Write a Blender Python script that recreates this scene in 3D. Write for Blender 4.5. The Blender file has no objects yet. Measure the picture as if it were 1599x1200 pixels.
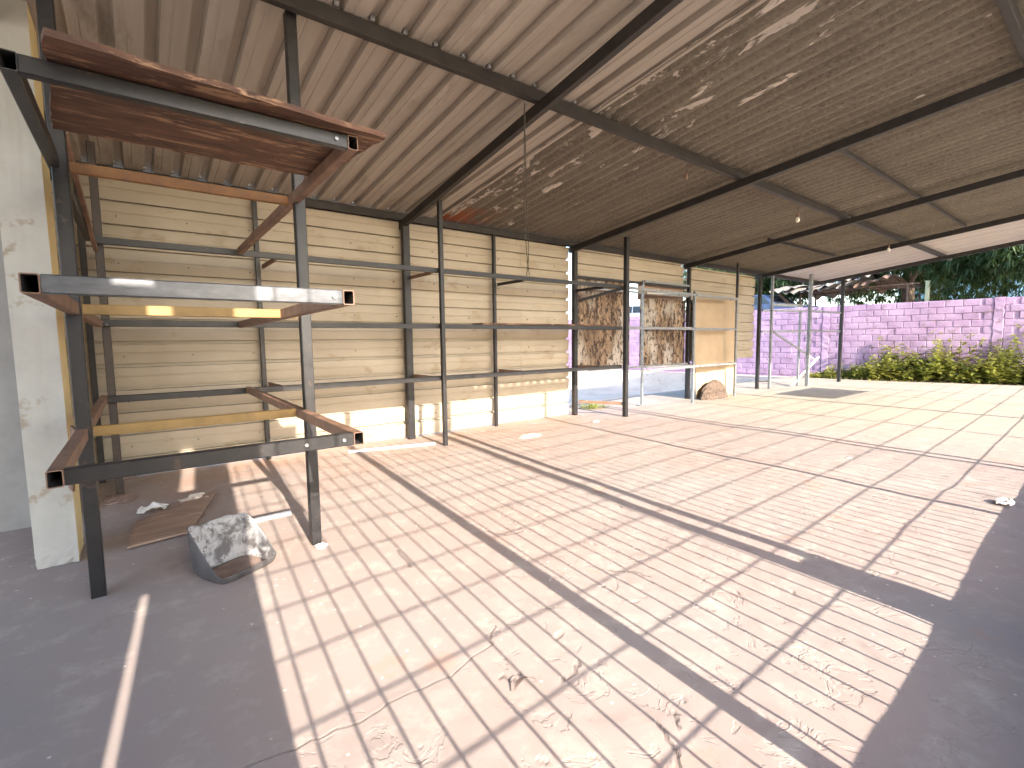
import bpy, math, random
import numpy as np
from mathutils import Vector, Matrix

random.seed(7); rng = np.random.default_rng(7)
S = bpy.context.scene
COL = S.collection

# ---------------------------------------------------------------- camera, sky, sun, exposure
cam_d = bpy.data.cameras.new('camera'); cam = bpy.data.objects.new('camera', cam_d); COL.objects.link(cam)
cam_d.sensor_width = 36.0; cam_d.lens = 755.33 / 1599 * 36.0
cam_d.clip_start = 0.05; cam_d.clip_end = 3000
yaw, pit, roll = math.radians(37.672), math.radians(5.095), math.radians(0.704)
f = Vector((math.sin(yaw)*math.cos(pit), math.cos(yaw)*math.cos(pit), -math.sin(pit)))
r = Vector((math.cos(yaw), -math.sin(yaw), 0)); d = f.cross(r)
r2 = r*math.cos(roll) + d*math.sin(roll); d2 = -r*math.sin(roll) + d*math.cos(roll)
m = Matrix((r2, -d2, -f)).transposed().to_4x4(); m.translation = (0, 0, 1.4)
cam.matrix_world = m
S.camera = cam

SUN = Vector((0.085, 1.0, -0.49)).normalized()          # the way the light travels
world = bpy.data.worlds.new('World'); S.world = world; world.use_nodes = True
wn = world.node_tree.nodes; wl = world.node_tree.links
bg = wn['Background']; sky = wn.new('ShaderNodeTexSky'); sky.sky_type = 'NISHITA'; sky.sun_disc = False
sky.sun_elevation = math.asin(-SUN.z); sky.sun_rotation = math.atan2(-SUN.x, -SUN.y)
sky.dust_density = 2.0; sky.altitude = 500
wl.new(sky.outputs[0], bg.inputs[0]); bg.inputs[1].default_value = 0.15
sun_d = bpy.data.lights.new('sun', 'SUN'); sun_d.energy = 2.9; sun_d.angle = math.radians(0.45); sun_d.color = (1.0, 0.90, 0.78)
sun = bpy.data.objects.new('sun', sun_d); COL.objects.link(sun)
sun.rotation_euler = SUN.to_track_quat('-Z', 'Y').to_euler(); sun.location = (0, -20, 12)
S.view_settings.view_transform = 'Standard'; S.view_settings.look = 'None'
S.view_settings.gamma = 1.0; S.view_settings.exposure = 2.70
S.cycles.use_denoising = True
S.cycles.max_bounces = 6; S.cycles.diffuse_bounces = 4; S.cycles.glossy_bounces = 2; S.cycles.transmission_bounces = 3
S.cycles.use_adaptive_sampling = True; S.cycles.adaptive_threshold = 0.03
S.cycles.caustics_reflective = False; S.cycles.caustics_refractive = False

# ---------------------------------------------------------------- materials
def new_mat(name):
    mt = bpy.data.materials.new(name); mt.use_nodes = True
    return mt, mt.node_tree.nodes, mt.node_tree.links, mt.node_tree.nodes['Principled BSDF']
def noise(N, L, vec, scale, detail=4, rough=0.6, dist=0.0):
    n = N.new('ShaderNodeTexNoise'); n.inputs['Scale'].default_value = scale; n.inputs['Detail'].default_value = min(detail, 4) if scale < 15 else min(detail, 2.5)
    n.inputs['Roughness'].default_value = rough; n.inputs['Distortion'].default_value = dist
    if vec is not None: L.new(vec, n.inputs['Vector'])
    return n.outputs[0]
def ramp(N, L, fac, a, b, ca=(0, 0, 0), cb=(1, 1, 1)):
    n = N.new('ShaderNodeValToRGB'); e = n.color_ramp.elements
    e[0].position = a; e[1].position = b; e[0].color = (*ca, 1); e[1].color = (*cb, 1)
    L.new(fac, n.inputs[0]); return n.outputs[0]
def mixc(N, L, fac, a, b, typ='MIX'):
    n = N.new('ShaderNodeMix'); n.data_type = 'RGBA'; n.blend_type = typ
    for sock, v in ((n.inputs[0], fac), (n.inputs[6], a), (n.inputs[7], b)):
        if isinstance(v, (int, float)): sock.default_value = v
        elif isinstance(v, tuple): sock.default_value = (*v, 1)
        else: L.new(v, sock)
    return n.outputs[2]
def math_n(N, L, op, a, b=0.0):
    n = N.new('ShaderNodeMath'); n.operation = op
    for s_, v in ((n.inputs[0], a), (n.inputs[1], b)):
        if isinstance(v, (int, float)): s_.default_value = v
        else: L.new(v, s_)
    return n.outputs[0]
def pos(N, L, sc=(1, 1, 1), obj=False):
    if obj: o = N.new('ShaderNodeTexCoord').outputs['Object']
    else: o = N.new('ShaderNodeNewGeometry').outputs['Position']
    mp = N.new('ShaderNodeMapping'); mp.inputs['Scale'].default_value = sc; L.new(o, mp.inputs[0]); return mp.outputs[0]
def bump(N, L, P, h, strength, dist=0.01):
    b = N.new('ShaderNodeBump'); b.inputs['Strength'].default_value = strength; b.inputs['Distance'].default_value = dist
    L.new(h, b.inputs['Height']); L.new(b.outputs[0], P.inputs['Normal'])
def simple(name, c1, c2, scale=6, rough=0.7, metal=0.0, bmp=0.15, sc=(1, 1, 1), lo=0.35, hi=0.65, spec=0.5, c3=None, s3=25, t3=0.62, bd=0.004, vary=0.0):
    mt, N, L, P = new_mat(name); v = pos(N, L, sc)
    n1 = noise(N, L, v, scale, 6, 0.65)
    c = ramp(N, L, n1, lo, hi, c1, c2)
    if c3:
        n3 = noise(N, L, v, s3, 5, 0.7)
        c = mixc(N, L, ramp(N, L, n3, t3, t3 + 0.06), c, c3)
    if vary:
        oi = N.new('ShaderNodeObjectInfo').outputs['Random']
        k = math_n(N, L, 'MULTIPLY_ADD', oi, vary); k.node.inputs[2].default_value = 1 - vary / 2
        hs = N.new('ShaderNodeHueSaturation'); L.new(k, hs.inputs['Value']); L.new(c, hs.inputs['Color']); c = hs.outputs[0]
    L.new(c, P.inputs['Base Color'])
    P.inputs['Roughness'].default_value = rough; P.inputs['Metallic'].default_value = metal
    P.inputs['Specular IOR Level'].default_value = spec
    if bmp: bump(N, L, P, noise(N, L, v, scale * 8, 5, 0.7), bmp, bd)
    return mt

M = {}
M['steel'] = simple('dark_painted_steel', (.011, .0105, .0115), (.021, .0185, .0185), 9, 0.42, 0.0, 0.12, spec=.4, c3=(.05, .032, .024), s3=16, t3=0.64)
M['rackbrown'] = simple('brown_black_steel', (.018, .012, .010), (.04, .024, .018), 9, 0.5, 0, 0.12)
M['roofsteel'] = simple('dark_roof_steel', (.010, .0085, .008), (.022, .017, .015), 7, 0.55, 0.0, 0.1, c3=(.05, .03, .022), s3=18, t3=0.66)
M['galv'] = simple('galvanised_steel', (.17, .175, .18), (.27, .275, .28), 22, 0.42, 0.35, 0.1)
M['silver'] = simple('worn_silver_paint', (.055, .058, .064), (.105, .11, .12), 12, 0.35, 0.25, 0.15, sc=(1, 3, 3), c3=(.12, .12, .13), s3=40, t3=0.66)
M['mustard'] = simple('mustard_paint', (.20, .12, .032), (.28, .17, .052), 8, 0.6, 0, 0.12, c3=(.22, .12, .06), s3=22, t3=0.64)
M['orange'] = simple('orange_primer', (.15, .062, .018), (.22, .10, .028), 8, 0.65, 0, 0.12, c3=(.15, .07, .035), s3=20, t3=0.6)
M['primer'] = simple('brown_primer', (.13, .072, .045), (.22, .125, .08), 8, 0.65, 0, 0.12, c3=(.13, .08, .05), s3=24, t3=0.62)
M['rust'] = simple('rusty_iron', (.07, .042, .03), (.14, .085, .06), 5, 0.85, 0, 0.3, c3=(.26, .21, .17), s3=6, t3=0.6)
M['pvc'] = simple('white_plastic_pipe', (.72, .70, .66), (.80, .78, .75), 10, 0.45, 0, 0.05)
M['cream'] = simple('cream_sheet_paint', (.305, .255, .188), (.365, .312, .24), 0.9, 0.5, 0, 0.03, sc=(1, 1, 1.4), c3=(.275, .22, .15), s3=2.2, t3=0.60, vary=.13)
M['blackhole'] = simple('tube_inside', (.012, .011, .011), (.03, .025, .022), 9, 0.9, 0, 0)
M['pillar'] = simple('pale_wall_paint', (.36, .345, .31), (.44, .425, .385), 2.5, 0.85, 0, 0.3, c3=(.30, .26, .20), s3=4, t3=0.60)
M['ochre'] = simple('ochre_wall_paint', (.60, .47, .22), (.68, .55, .29), 3, 0.8, 0, 0.2, c3=(.42, .33, .18), s3=6, t3=0.66)
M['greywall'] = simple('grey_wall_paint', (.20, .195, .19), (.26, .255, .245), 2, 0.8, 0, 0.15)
M['frontwall'] = simple('front_wall_render', (.42, .37, .31), (.54, .48, .41), 2, 0.9, 0, 0.25)
M['purple'] = simple('lilac_block_paint', (.255, .165, .27), (.36, .255, .375), 1.3, 0.85, 0, 0.45, c3=(.22, .15, .20), s3=5, t3=0.58, bd=.008, vary=.16)
M['mdf'] = simple('tan_fibreboard', (.32, .235, .15), (.37, .275, .18), 3, 0.75, 0, 0.05)
M['paper'] = simple('dirty_white_scrap', (.55, .52, .47), (.72, .69, .64), 20, 0.8, 0, 0.2)
M['plaster'] = simple('broken_plaster', (.48, .41, .33), (.62, .54, .45), 15, 0.9, 0, 0.4)
M['wire'] = simple('dark_wire', (.03, .025, .02), (.05, .04, .03), 10, 0.7, 0, 0)
M['bark'] = simple('tree_bark', (.10, .07, .05), (.17, .13, .10), 8, 0.95, 0, 0.5, sc=(1, 1, .3))
M['earth'] = simple('pale_dry_earth', (.40, .33, .26), (.52, .45, .37), 0.6, 0.95, 0, 0.5, c3=(.30, .23, .17), s3=4, t3=0.6, bd=.03)
M['scrap'] = simple('scrap_dark', (.05, .05, .055), (.12, .10, .10), 6, 0.6, 0.2, 0.2)
M['carwhite'] = simple('faded_white_car', (.55, .56, .58), (.66, .67, .68), 4, 0.4, 0, 0.03)
M['carblue'] = simple('faded_blue_car', (.07, .10, .18), (.10, .14, .24), 4, 0.4, 0, 0.03)
M['glass'] = simple('dark_glass', (.02, .025, .03), (.03, .035, .04), 4, 0.08, 0, 0)
M['tyre'] = simple('tyre_rubber', (.02, .02, .02), (.035, .035, .035), 9, 0.9, 0, 0.1)
M['palegreen'] = simple('pale_green_post', (.36, .36, .20), (.44, .44, .27), 9, 0.7, 0, 0.1)
M['skyblue'] = simple('pale_blue_render', (.26, .48, .56), (.32, .55, .62), 2, 0.85, 0, 0.1)
M['tile'] = simple('clay_tile', (.30, .13, .07), (.40, .20, .11), 4, 0.85, 0, 0.3)
M['newroof'] = simple('whitish_roof_sheet', (.50, .45, .42), (.62, .57, .54), 1.5, 0.6, 0, 0.05, sc=(3, .5, 1), vary=.06)
M['bulb'] = simple('milky_bulb', (.6, .57, .5), (.7, .66, .58), 10, 0.3, 0, 0)
M['socket'] = simple('brown_socket', (.12, .07, .045), (.16, .09, .06), 10, 0.5, 0, 0)

def mat_white_roof():
    mt, N, L, P = new_mat('dusty_white_roof_sheet')
    v = pos(N, L, (6, .35, 1)); n1 = noise(N, L, v, 1.2, 6, .6)
    c = ramp(N, L, n1, .3, .7, (.27, .237, .198), (.37, .333, .288))
    n2 = noise(N, L, pos(N, L, (3, .8, 1)), 1.3, 6, .7)
    c = mixc(N, L, ramp(N, L, n2, .56, .72), c, (.20, .17, .14))
    oi = N.new('ShaderNodeObjectInfo').outputs['Random']
    c = mixc(N, L, math_n(N, L, 'MULTIPLY', oi, .25), c, (.45, .36, .28))
    L.new(c, P.inputs['Base Color']); P.inputs['Roughness'].default_value = .6
    return mt
M['whiteroof'] = mat_white_roof()
def mat_fibre():
    mt, N, L, P = new_mat('weathered_fibre_cement')
    g = pos(N, L)
    n1 = noise(N, L, pos(N, L, (2, .5, 1)), 1.5, 6, .65)
    c = ramp(N, L, n1, .3, .7, (.128, .110, .086), (.190, .164, .130))
    fine = noise(N, L, pos(N, L, (1, .6, 1)), 42, 4, .75)
    c = mixc(N, L, ramp(N, L, fine, .52, .72), c, (.235, .207, .165))
    c = mixc(N, L, ramp(N, L, fine, .30, .42, (1, 1, 1), (0, 0, 0)), c, (.085, .072, .056))
    # peeling remains of white paint, strongest beside the repainted bay (x = 3.6)
    pe = noise(N, L, pos(N, L, (3.2, .75, 1)), 2.1, 8, .72, .4)
    sep = N.new('ShaderNodeSeparateXYZ'); L.new(g, sep.inputs[0])
    mr = N.new('ShaderNodeMapRange'); mr.inputs[1].default_value = 3.6; mr.inputs[2].default_value = 5.6
    mr.inputs[3].default_value = .085; mr.inputs[4].default_value = -.075; L.new(sep.outputs[0], mr.inputs[0])
    pv = math_n(N, L, 'ADD', pe, mr.outputs[0])
    c = mixc(N, L, ramp(N, L, pv, .615, .64), c, (.52, .47, .41))
    # rust stain near the wall end
    ru = noise(N, L, pos(N, L, (2, 1.2, 1)), 2.4, 5, .6)
    m1 = N.new('ShaderNodeMapRange'); m1.inputs[1].default_value = 5.7; m1.inputs[2].default_value = 6.3; L.new(sep.outputs[1], m1.inputs[0])
    m2 = N.new('ShaderNodeMapRange'); m2.inputs[1].default_value = 4.6; m2.inputs[2].default_value = 3.9; L.new(sep.outputs[0], m2.inputs[0])
    k = math_n(N, L, 'MULTIPLY', m1.outputs[0], m2.outputs[0]); k = math_n(N, L, 'MULTIPLY', k, ramp(N, L, ru, .45, .52))
    c = mixc(N, L, k, c, (.30, .10, .045))
    L.new(c, P.inputs['Base Color']); P.inputs['Roughness'].default_value = .95
    bump(N, L, P, fine, .3, .004)
    return mt
M['fibre'] = mat_fibre()
def mat_floor():
    mt, N, L, P = new_mat('worn_red_concrete_floor')
    g = pos(N, L); sep = N.new('ShaderNodeSeparateXYZ'); L.new(g, sep.inputs[0])
    big = noise(N, L, g, .55, 5, .6)
    c = ramp(N, L, big, .33, .67, (.305, .232, .202), (.290, .250, .228))
    # the strip along the sheet wall keeps more of its red paint
    mw = N.new('ShaderNodeMapRange'); mw.inputs[1].default_value = 4.3; mw.inputs[2].default_value = 6.2; L.new(sep.outputs[1], mw.inputs[0])
    mx = N.new('ShaderNodeMapRange'); mx.inputs[1].default_value = 9.0; mx.inputs[2].default_value = 6.0; L.new(sep.outputs[0], mx.inputs[0])
    k = math_n(N, L, 'MULTIPLY', math_n(N, L, 'MULTIPLY', mw.outputs[0], mx.outputs[0]), ramp(N, L, noise(N, L, g, 1.4, 5, .6), .35, .6))
    c = mixc(N, L, math_n(N, L, 'MULTIPLY', k, .75), c, (.33, .205, .145))
    # far part of the slab is bare pale cement
    mf = N.new('ShaderNodeMapRange'); mf.inputs[1].default_value = 7.2; mf.inputs[2].default_value = 10.5; L.new(sep.outputs[0], mf.inputs[0])
    c = mixc(N, L, math_n(N, L, 'MULTIPLY', mf.outputs[0], .85), c, (.315, .275, .215))
    # slab colour turns darker and greyer towards the left
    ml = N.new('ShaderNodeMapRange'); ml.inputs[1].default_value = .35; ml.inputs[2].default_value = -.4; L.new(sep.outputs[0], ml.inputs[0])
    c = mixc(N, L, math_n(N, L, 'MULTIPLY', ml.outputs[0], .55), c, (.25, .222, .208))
    # dust and wear
    c = mixc(N, L, ramp(N, L, noise(N, L, g, 5, 5, .7), .52, .75), c, (.37, .320, .275))
    st = noise(N, L, g, 2.2, 5, .65, .5)
    c = mixc(N, L, ramp(N, L, st, .60, .72), c, (.245, .20, .18))
    red = noise(N, L, g, 1.7, 5, .6, .3)
    c = mixc(N, L, ramp(N, L, red, .635, .66), c, (.325, .235, .195))
    sp = N.new('ShaderNodeTexVoronoi'); sp.inputs['Scale'].default_value = 9; L.new(g, sp.inputs['Vector'])
    c = mixc(N, L, ramp(N, L, sp.outputs['Distance'], .045, .075, (1, 1, 1), (0, 0, 0)), c, (.55, .50, .45))
    cd = N.new('ShaderNodeAttribute'); cd.attribute_name = 'crack_shade'
    c = mixc(N, L, math_n(N, L, 'MULTIPLY', cd.outputs['Fac'], .62), c, (.07, .055, .048))  # shade of the deep cracks put into the floor colour
    L.new(c, P.inputs['Base Color']); P.inputs['Roughness'].default_value = .82
    P.inputs['Specular IOR Level'].default_value = .35
    att = N.new('ShaderNodeAttribute'); att.attribute_name = 'rough_zone'
    sp1 = ramp(N, L, noise(N, L, g, 5.2, 6, .66, .9), .575, .60, (1, 1, 1), (0, 0, 0))
    sp2 = ramp(N, L, noise(N, L, g, 23, 5, .6, .3), .63, .66, (1, 1, 1), (0, 0, 0))
    h = math_n(N, L, 'MULTIPLY', att.outputs['Fac'], math_n(N, L, 'ADD', sp1, math_n(N, L, 'MULTIPLY', sp2, .2)))
    h = math_n(N, L, 'ADD', h, math_n(N, L, 'MULTIPLY', noise(N, L, g, 70, 3, .7), .25))
    bump(N, L, P, h, .4, .006)
    return mt
M['floor'] = mat_floor()
def mat_ply(name, cs, seam=3):
    mt, N, L, P = new_mat(name)
    n1 = noise(N, L, pos(N, L, (1.2, 6, 6)), 2.2, 8, .7, .6)
    c = ramp(N, L, n1, .32, .62, cs[0], cs[1])
    n2 = noise(N, L, pos(N, L, (1.6, 9, 9)), 2.3, 7, .75, .5)
    c = mixc(N, L, ramp(N, L, n2, .55, .63), c, cs[2])
    L.new(c, P.inputs['Base Color']); P.inputs['Roughness'].default_value = .75
    bump(N, L, P, n1, .35, .006); return mt
M['ply'] = mat_ply('weathered_red_plywood', ((.045, .020, .013), (.125, .058, .032), (.30, .175, .095)))
M['ply2'] = mat_ply('dusty_plywood', ((.20, .13, .095), (.30, .20, .145), (.38, .27, .19)))
def mat_mould():
    mt, N, L, P = new_mat('mouldy_stained_board')
    v = pos(N, L, (1, 1, .28)); n1 = noise(N, L, v, 5.0, 8, .75, .4)
    n2 = noise(N, L, pos(N, L, (1, 1, .5)), 13, 7, .8, .5)
    c = ramp(N, L, n1, .35, .68, (.13, .085, .055), (.34, .24, .16))
    c = mixc(N, L, ramp(N, L, n2, .47, .55), c, (.035, .02, .014))
    gr = noise(N, L, pos(N, L, (1.3, 1, .4)), 1.6, 5, .6)
    c = mixc(N, L, ramp(N, L, gr, .50, .60), c, mixc(N, L, ramp(N, L, n2, .52, .58), (.33, .29, .25), (.05, .034, .026)))
    L.new(c, P.inputs['Base Color']); P.inputs['Roughness'].default_value = .9
    bump(N, L, P, n2, .4, .005); return mt
M['mould'] = mat_mould()
def mat_leaf(name, c1, c2, tr):
    mt, N, L, P = new_mat(name)
    n1 = noise(N, L, pos(N, L), .9, 3, .6)
    c = ramp(N, L, n1, .35, .65, c1, c2); L.new(c, P.inputs['Base Color'])
    P.inputs['Roughness'].default_value = .5; P.inputs['Specular IOR Level'].default_value = .4
    t = N.new('ShaderNodeBsdfTranslucent'); L.new(mixc(N, L, .5, c, tr), t.inputs[0])
    mx = N.new('ShaderNodeMixShader'); mx.inputs[0].default_value = .35
    L.new(P.outputs[0], mx.inputs[1]); L.new(t.outputs[0], mx.inputs[2])
    L.new(mx.outputs[0], N['Material Output'].inputs[0]); return mt
M['mango'] = mat_leaf('mango_leaf', (.022, .05, .022), (.065, .105, .032), (.15, .20, .03))
M['weed'] = mat_leaf('weed_leaf', (.16, .20, .04), (.34, .33, .08), (.50, .46, .08))
M['straw'] = mat_leaf('dry_grass', (.30, .25, .11), (.40, .34, .16), (.4, .34, .15))
def mat_scoop():
    mt, N, L, P = new_mat('scuffed_plastic_drum')
    n1 = noise(N, L, pos(N, L), 9, 7, .7, .4)
    c = ramp(N, L, n1, .42, .54, (.10, .092, .09), (.33, .325, .32))
    c = mixc(N, L, ramp(N, L, noise(N, L, pos(N, L), 30, 5, .7), .6, .68), c, (.11, .10, .10))
    sep = N.new('ShaderNodeSeparateXYZ'); L.new(pos(N, L), sep.inputs[0])
    L.new(c, P.inputs['Base Color']); P.inputs['Roughness'].default_value = .6; return mt
M['scoop'] = mat_scoop()
M['scoopout'] = simple('grey_drum_plastic', (.055, .05, .05), (.095, .085, .082), 9, 0.6, 0, 0.1)
M['heap'] = simple('speckled_brown', (.045, .030, .022), (.11, .075, .055), 25, 0.95, 0, 0.6, c3=(.20, .15, .11), s3=40, t3=.60)
M['dirt'] = simple('brown_dirt', (.16, .11, .09), (.24, .17, .14), 12, 0.95, 0, 0.4)

# ---------------------------------------------------------------- helpers
def thing(name, label, cat, loc=(0, 0, 0), group=None):
    o = bpy.data.objects.new(name, None); COL.objects.link(o); o.location = loc; o.empty_display_size = .1
    o['label'] = label; o['category'] = cat
    if group: o['group'] = group
    return o
def tag(o, label, cat, group=None):
    o['label'] = label; o['category'] = cat
    if group: o['group'] = group
    return o
def chain_loc(p):
    v = Vector((0, 0, 0))
    while p is not None: v += p.location; p = p.parent
    return v
def mesh(name, V, F, mat, parent=None, origin=None, smooth=False):
    V = np.asarray(V, float)
    if origin is None: origin = Vector(((V[:, 0].min()+V[:, 0].max())/2, (V[:, 1].min()+V[:, 1].max())/2, V[:, 2].min()))
    origin = Vector(origin)
    me = bpy.data.meshes.new(name); me.from_pydata((V - np.array(origin)).tolist(), [], [tuple(int(i) for i in q) for q in F]); me.update()
    mats = mat if isinstance(mat, list) else [mat]
    for k in mats: me.materials.append(k)
    if smooth: me.polygons.foreach_set('use_smooth', [True]*len(me.polygons))
    o = bpy.data.objects.new(name, me); COL.objects.link(o)
    if parent: o.parent = parent; o.location = origin - chain_loc(parent)
    else: o.location = origin
    return o
def frame(a, b, up=(0, 0, 1)):
    a = Vector(a); b = Vector(b); t = (b-a).normalized(); up = Vector(up)
    if abs(t.dot(up)) > .98: up = Vector((0, 1, 0))
    s = t.cross(up).normalized(); u = s.cross(t).normalized(); return a, b, s, u
def beam_geo(a, b, w, h, ch=.004, up=(0, 0, 1)):
    a, b, s, u = frame(a, b, up); x, y = w/2, h/2; ch = min(ch, x*.5, y*.5)
    pr = [(-x+ch, -y), (x-ch, -y), (x, -y+ch), (x, y-ch), (x-ch, y), (-x+ch, y), (-x, y-ch), (-x, -y+ch)]
    V = [p_ + s*i + u*j for p_ in (a, b) for i, j in pr]; n = 8
    F = [(k, (k+1) % n, n+(k+1) % n, n+k) for k in range(n)] + [tuple(range(n-1, -1, -1)), tuple(range(n, 2*n))]
    return [tuple(v) for v in V], F
def beam(name, a, b, w, h, mat, parent=None, ch=.004, up=(0, 0, 1)):
    V, F = beam_geo(a, b, w, h, ch, up); return mesh(name, V, F, mat, parent)
def tube(name, a, b, w, h, mat, parent=None, t=.004):
    """rectangular hollow section with open ends"""
    a, b, s, u = frame(a, b); x, y = w/2, h/2; c = .004
    po = [(-x+c, -y), (x-c, -y), (x, -y+c), (x, y-c), (x-c, y), (-x+c, y), (-x, y-c), (-x, -y+c)]
    pi = [(i*(1-t/x), j*(1-t/y)) for i, j in po]
    V = [p_ + s*i + u*j for p_ in (a, b) for pr in (po, pi) for i, j in pr]; n = 8; F = []; 
    for k in range(n):
        q = (k+1) % n
        F += [(k, q, 16+q, 16+k), (8+q, 8+k, 24+k, 24+q), (q, k, 8+k, 8+q), (16+k, 16+q, 24+q, 24+k)]
    o = mesh(name, [tuple(v) for v in V], F, [mat, M['blackhole']], parent)
    for i, p_ in enumerate(o.data.polygons):
        if i % 4 == 1: p_.material_index = 1
    return o
def join_geo(parts):
    V = []; F = []
    for v, f_ in parts:
        k = len(V); V += [tuple(q) for q in v]; F += [tuple(i+k for i in q) for q in f_]
    return V, F
def box_geo(x0, x1, y0, y1, z0, z1):
    V = [(x, y, z) for z in (z0, z1) for y in (y0, y1) for x in (x0, x1)]
    return V, [(0, 2, 3, 1), (4, 5, 7, 6), (0, 1, 5, 4), (2, 6, 7, 3), (0, 4, 6, 2), (1, 3, 7, 5)]
def box(name, x0, x1, y0, y1, z0, z1, mat, parent=None):
    V, F = box_geo(x0, x1, y0, y1, z0, z1); return mesh(name, V, F, mat, parent)
def polytube(pts, rad, n=6):
    P_ = [Vector(q) for q in pts]; V = []; F = []
    for i, q in enumerate(P_):
        t = (P_[min(i+1, len(P_)-1)] - P_[max(i-1, 0)]).normalized()
        up = Vector((0, 0, 1)) if abs(t.z) < .9 else Vector((1, 0, 0))
        s = t.cross(up).normalized(); u = s.cross(t)
        rr = rad[i] if isinstance(rad, (list, tuple)) else rad
        for k in range(n):
            a_ = 2*math.pi*k/n; V.append(tuple(q + (s*math.cos(a_) + u*math.sin(a_))*rr))
    for i in range(len(P_)-1):
        for k in range(n):
            F.append((i*n+k, i*n+(k+1) % n, (i+1)*n+(k+1) % n, (i+1)*n+k))
    F += [tuple(range(n-1, -1, -1)), tuple(range((len(P_)-1)*n, len(P_)*n))]
    return V, F
def vnoise(x, y, seed=0):
    """smooth value noise on numpy arrays"""
    r_ = np.random.default_rng(seed).random((64, 64)); xi = np.floor(x).astype(int); yi = np.floor(y).astype(int)
    fx = x-xi; fy = y-yi; fx = fx*fx*(3-2*fx); fy = fy*fy*(3-2*fy)
    g = lambda a, b: r_[a % 64, b % 64]
    return (g(xi, yi)*(1-fx)+g(xi+1, yi)*fx)*(1-fy) + (g(xi, yi+1)*(1-fx)+g(xi+1, yi+1)*fx)*fy

# ---------------------------------------------------------------- ground and floor
def axis(*segs):
    out = []
    for a, b, s in segs: out += list(np.arange(a, b-1e-6, s))
    return np.array(out + [segs[-1][1]])
gx = np.concatenate([[-1500, -300, -60, -30], np.arange(-12, 40, .5), [45, 60, 300, 1500]]); gy = np.concatenate([[-1500, -300, -60, -20], np.arange(-8, 36, .5), [45, 60, 300, 1500]])
GX, GY = np.meshgrid(gx, gy)
sm = lambda t: np.clip(t, 0, 1)**2*(3-2*np.clip(t, 0, 1))
GZ = -.06 - .62*sm((GY-7.9)/1.3)*sm((18.2-GX)/1.5)*sm((GX+9)/2)*sm((40-GY)/8) + .03*(vnoise(GX*.7, GY*.7, 3)-.5)*sm((GY-8)/1)
nx = len(gx); V = np.stack([GX.ravel(), GY.ravel(), GZ.ravel()], 1)
F = [(j*nx+i, j*nx+i+1, (j+1)*nx+i+1, (j+1)*nx+i) for j in range(len(gy)-1) for i in range(nx-1)]
o = mesh('ground', V, F, M['earth'], origin=(0, 0, -.06)); o['kind'] = 'structure'

ax = axis((-6, 0, .1), (0, 4.2, .0125), (4.2, 9.2, .04), (9.2, 19.35, .15)); ay = axis((-.42, .4, .06), (.4, 1.55, .0125), (1.55, 1.95, .0065), (1.95, 3.2, .0125), (3.2, 6.62, .04), (6.62, 7.6, .12))
XX, YY = np.meshgrid(ax, ay); 
ZZ = .010*(vnoise(XX*.9, YY*.9, 1)-.5) + .006*(vnoise(XX*2.7, YY*2.7, 2)-.5)
line = 1.70 + .05*(vnoise(XX*2.5, XX*0+3, 4)-.5) + np.clip(XX-1.15, 0, 9)*1.35
rough = 1/(1+np.exp(-np.clip((line-YY)/.03, -40, 40)))                          # broken topping in front of the crack
rough = np.maximum(rough*np.clip((XX-.05)/.3, 0, 1), .0)
fade = np.clip((9.5-XX)/3, 0, 1)*np.clip((5.2-YY)/1.2, 0, 1); rough = rough*fade
ZZ -= .0015*rough
ZZ += rough*(.006*(vnoise(XX*6, YY*6, 5)-.5) + .002*(vnoise(XX*17, YY*17, 6)-.5))
step = 5.75 + .35*(vnoise(YY*1.3, YY*0+7, 8)-.5)                                 # old pour joint
ZZ += .020/(1+np.exp(-np.clip((XX-step)/.03, -40, 40)))*np.clip((4.5-YY)/1.5, 0, 1)
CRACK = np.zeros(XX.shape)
def carve(pts, w, dep):
    global ZZ, CRACK
    best = np.full(XX.shape, 9.)
    for (x0, y0), (x1, y1) in zip(pts[:-1], pts[1:]):
        dx, dy = x1-x0, y1-y0; t = np.clip(((XX-x0)*dx+(YY-y0)*dy)/(dx*dx+dy*dy), 0, 1)
        best = np.minimum(best, np.hypot(XX-x0-t*dx, YY-y0-t*dy))
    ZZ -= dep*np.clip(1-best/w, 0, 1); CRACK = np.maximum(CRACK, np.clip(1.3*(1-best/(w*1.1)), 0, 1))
def jag(pts, n=5, amp=.018):
    out = []
    for (x0, y0), (x1, y1) in zip(pts[:-1], pts[1:]):
        for k in range(n):
            t = k/n; out.append((x0+(x1-x0)*t+random.uniform(-amp, amp), y0+(y1-y0)*t+random.uniform(-amp, amp)))
    return out+[pts[-1]]
for pts, w, dp in [([(.1, 1.75), (.36, 1.71), (.56, 1.69), (.78, 1.71), (.96, 1.69), (1.21, 1.76), (1.32, 1.87)], .008, .007),
                   ([(1.42, 1.0), (1.40, .93), (1.32, .82)], .015, .016), ([(1.53, .99), (1.47, .94)], .014, .014),
                   ([(1.96, 2.87), (2.03, 2.73), (2.16, 2.70)], .022, .016), ([(1.30, 2.98), (1.27, 2.71)], .02, .012), ([(1.31, 1.38), (1.40, 1.39), (1.45, 1.42)], .016, .012),
                   ([(1.12, 1.56), (1.16, 1.50), (1.20, 1.52)], .014, .012), ([(2.2, 1.9), (2.3, 1.8), (2.33, 1.7)], .014, .012)]:
    carve(jag(pts, 5, .010), w*.75, dp*.38)
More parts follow.
